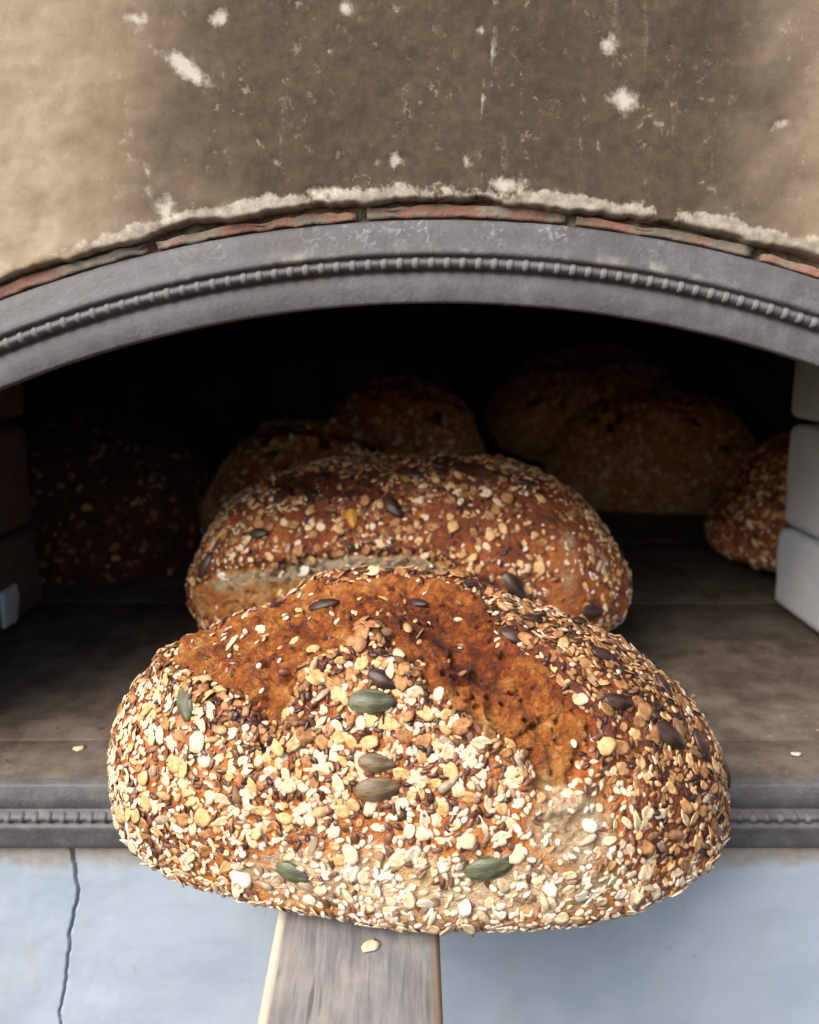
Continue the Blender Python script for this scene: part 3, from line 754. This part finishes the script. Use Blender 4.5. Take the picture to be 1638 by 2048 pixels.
L1R = [([(-0.343, 0.041), (-0.325, -0.061), (-0.274, -0.139), (-0.204, -0.226), (-0.144, -0.294), (-0.126, -0.306), (-0.128, -0.278), (-0.118, -0.244), (-0.109, -0.203), (-0.074, -0.189), (-0.053, -0.164), (-0.043, -0.113), (-0.029, -0.106), (-0.009, -0.149), (0.001, -0.194), (0.026, -0.224), (0.034, -0.261), (0.066, -0.278), (0.094, -0.296), (0.123, -0.305), (0.148, -0.303), (0.159, -0.316), (0.166, -0.348), (0.183, -0.36), (0.199, -0.345), (0.208, -0.316), (0.214, -0.288), (0.234, -0.254), (0.229, -0.226), (0.204, -0.206), (0.188, -0.166), (0.153, -0.123), (0.126, -0.074), (0.104, 0.077), (0.086, 0.086), (0.023, 0.181), (-0.066, 0.146), (-0.138, 0.196), (-0.203, 0.246), (-0.266, 0.216), (-0.323, 0.189)],
        dict(bare=1, dens=.014, raise_=-.0085, swell=.0030, rough=.0031, bake=-.16)),
       ([(-0.266, -0.44), (-0.119, -0.455), (-0.024, -0.448), (0.068, -0.458), (0.156, -0.438), (0.228, -0.42), (0.313, -0.415), (0.298, -0.505), (0.148, -0.565), (0.033, -0.588), (-0.088, -0.58), (-0.198, -0.55), (-0.258, -0.5)], dict(pale=.62, dens=.36, bake=-.12, soft=.012)),
       ([(0.154, -0.35), (0.206, -0.318), (0.264, -0.33), (0.294, -0.383), (0.261, -0.438), (0.188, -0.468), (0.156, -0.41)], dict(pale=.62, bare=.7, dens=.10, bake=-.15, rough=.0012, soft=.010)),
       ([(-0.064, -0.011), (0.021, 0.089), (0.099, -0.028), (0.124, -0.113), (0.164, -0.209), (0.143, -0.268), (0.083, -0.258), (0.036, -0.209), (-0.001, -0.136), (-0.056, -0.089)], dict(bake=.26, soft=.016)),
       ([(0.164, 0.016), (0.296, 0.151), (0.375, 0.121), (0.451, 0.074), (0.496, -0.078), (0.555, -0.136), (0.508, -0.301), (0.408, -0.431), (0.318, -0.38), (0.283, -0.289), (0.236, -0.221), (0.206, -0.153)], dict(bake=.36, dens=.58, soft=.016)),
       ([(-0.38, -0.071), (-0.274, -0.139), (-0.144, -0.294), (-0.126, -0.306), (-0.109, -0.203), (-0.029, -0.106), (0.026, -0.224), (0.066, -0.278), (0.148, -0.303), (0.164, -0.4), (0.068, -0.451), (-0.023, -0.441), (-0.133, -0.453), (-0.266, -0.44), (-0.396, -0.375), (-0.41, -0.254)], dict(dens=1.7, bake=.04, soft=.004))]
L2R = [([(-0.236, 0.018), (-0.138, 0.009), (-0.063, -0.044), (-0.031, -0.134), (-0.038, -0.201), (-0.084, -0.171), (-0.126, -0.141), (-0.184, -0.116)], dict(bare=1, dens=.05, raise_=-.0034, rough=.0022, bake=.08)),
       ([(0.023, 0.021), (0.103, 0.026), (0.136, -0.073), (0.094, -0.099), (0.043, -0.046)], dict(bare=1, dens=.08, raise_=-.0030, rough=.0022, bake=.08)),
       ([(-0.361, -0.281), (-0.218, -0.336), (-0.101, -0.353), (0.009, -0.361), (0.063, -0.381), (0.128, -0.408), (0.191, -0.443), (0.191, -0.508), (0.013, -0.538), (-0.128, -0.525), (-0.343, -0.446), (-0.518, -0.278), (-0.481, -0.234)], dict(bare=1, dens=.04, raise_=-.0045, rough=.0032, bake=-.28, pale=.36)),
       ([(-0.366, -0.299), (-0.239, -0.34), (-0.168, -0.346), (-0.101, -0.361), (0.036, -0.376), (0.073, -0.403), (0.011, -0.426), (-0.104, -0.39), (-0.193, -0.383), (-0.36, -0.326)], dict(pale=1.1, bake=-.2, rough=.0010, soft=.006)),
       ([(.1,-.05),(.3,.05),(.55,-.1),(.5,-.45),(.2,-.45),(.12,-.25)], dict(dens=.55, bake=.05, soft=.02)),
       ([(0.226, -0.219), (0.268, -0.193), (0.301, -0.293), (0.326, -0.406), (0.289, -0.426), (0.243, -0.326)], dict(bare=.6, pale=.45, dens=.2, bake=-.2, soft=.006))]

loaf('seeded_loaf', 'large seeded loaf nearest the camera, overhanging the sill on the peel', LOAF1_LOC, (TILT, 0, 0),
     dict(ax=.131, ay=.0765, T=.104, yaw=-.08, skew=(-.07, 0), sag=.06, low=.05, lobe=.10), L1R, P1, dict(oat=1150, sunflower=150, flax=2000, sesame=4200), 8, 1, 300, .40, 'seeded loaves', focus=.5)
loaf('seeded_loaf', 'seeded loaf on the peel just behind the front one, with a pale side split', LOAF2_LOC, (TILT, 0, 0),
     dict(ax=.1445, ay=.085, T=.10, ex=2.7, boxy=.84), L2R, P2, dict(oat=1000, sunflower=110, flax=1100, sesame=2000), 8, 2, 300, .55, 'seeded loaves', focus=.5, lump=.0052, big=1.08)
# loaves still standing in the dark oven
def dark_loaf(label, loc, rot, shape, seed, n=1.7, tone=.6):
    rg = np.random.default_rng(seed); pk = []
    for k in range(16):
        u, v = rg.uniform(-.3, .3, 2); a_ = rg.uniform(0, 6.28); pk.append((u, v, u+.01*math.cos(a_), v+.01*math.sin(a_), 'd', .7))
    slit = [(-.3,.05),(-.1,-.09),(.1,-.12),(.3,-.06),(.26,-.01),(.08,-.05),(-.1,-.01),(-.27,.11)]
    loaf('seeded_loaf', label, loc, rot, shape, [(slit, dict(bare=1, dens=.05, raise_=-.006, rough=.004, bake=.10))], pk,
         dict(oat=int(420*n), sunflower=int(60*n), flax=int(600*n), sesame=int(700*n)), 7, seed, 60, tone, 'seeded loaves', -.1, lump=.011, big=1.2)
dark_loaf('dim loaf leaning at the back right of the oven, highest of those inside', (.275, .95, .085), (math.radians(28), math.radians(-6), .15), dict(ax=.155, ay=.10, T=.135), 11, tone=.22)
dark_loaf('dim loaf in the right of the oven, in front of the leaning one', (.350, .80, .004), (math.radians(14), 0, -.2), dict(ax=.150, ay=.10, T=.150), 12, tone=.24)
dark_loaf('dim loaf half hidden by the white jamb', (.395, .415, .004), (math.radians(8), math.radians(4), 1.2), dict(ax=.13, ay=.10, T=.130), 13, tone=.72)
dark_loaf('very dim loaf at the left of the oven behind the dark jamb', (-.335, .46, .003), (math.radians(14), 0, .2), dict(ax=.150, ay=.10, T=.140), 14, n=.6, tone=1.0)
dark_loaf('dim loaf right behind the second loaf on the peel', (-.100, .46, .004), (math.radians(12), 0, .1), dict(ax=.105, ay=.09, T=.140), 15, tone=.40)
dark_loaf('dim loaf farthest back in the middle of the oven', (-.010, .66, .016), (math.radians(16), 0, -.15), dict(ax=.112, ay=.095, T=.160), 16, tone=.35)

# ---------------------------------------------------------------- loose flakes
def crumb(name, label, kind, gi, m_, loc, rot, s_):
    o = link(name, seed_mesh(kind, gi, m_)); o.location = loc; o.rotation_euler = rot; o.scale = (s_, s_, s_)
    tag(o, label, 'flake' if kind == 'oat' else 'seed', 'loose flakes and seeds')
crumb('oat_flake', 'cream oat flake lying on the peel handle in front of the loaf', 'oat', 2, 0, on_peel(-.0140, .2285, .0009), (TILT, 0, .8), .0080)
crumb('sesame_seed', 'pale sesame seed on the peel handle close under the loaf', 'sesame', 0, 0, on_peel(.0005, .2375, .0009), (TILT, 0, .3), .0046)
crumb('oat_flake', 'cream oat flake fallen on the ledge at the left', 'oat', 4, 0, (-.178, .040, .0005), (0, 0, .3), .0068)
crumb('oat_flake', 'pale oat flake fallen on the ledge at the far right', 'oat', 5, 3, (.205, .033, .0005), (0, 0, .1), .0068)
crumb('sesame_seed', 'tiny sesame seed on the hearth right of the front loaf', 'sesame', 1, 1, (.176, .108, .0008), (0, 0, 1), .0036)

def build_crumbs():
    rg = np.random.default_rng(5); VV, FF, off = [], [], 0
    for k in range(150):
        x, y = rg.uniform(-.24, .27), rg.uniform(.012, .26)
        s_ = rg.uniform(.0006, .0018)*(1.5 if k % 17 == 0 else 1)
        v_, f_ = S_GEO['oat' if k % 3 else 'flax'][int(rg.integers(2))]
        a_ = rg.uniform(0, 6.28); R = np.array([[math.cos(a_), -math.sin(a_), 0], [math.sin(a_), math.cos(a_), 0], [0, 0, 1.6]])
        VV.append((v_*s_)@R.T+np.array([x, y, s_*.08])); FF.append(f_+off); off += len(v_)
    o = link('crumbs', mesh('crumbs', np.vstack(VV), np.vstack(FF), S_MAT['flax']+S_MAT['oat'], True, None, np.repeat(rg.choice([2, 2, 0, 4, 6], 150), [len(f) for f in FF])))
    tag(o, 'fine burnt crumbs scattered over the hearth', 'crumbs', kind='stuff')
build_crumbs()
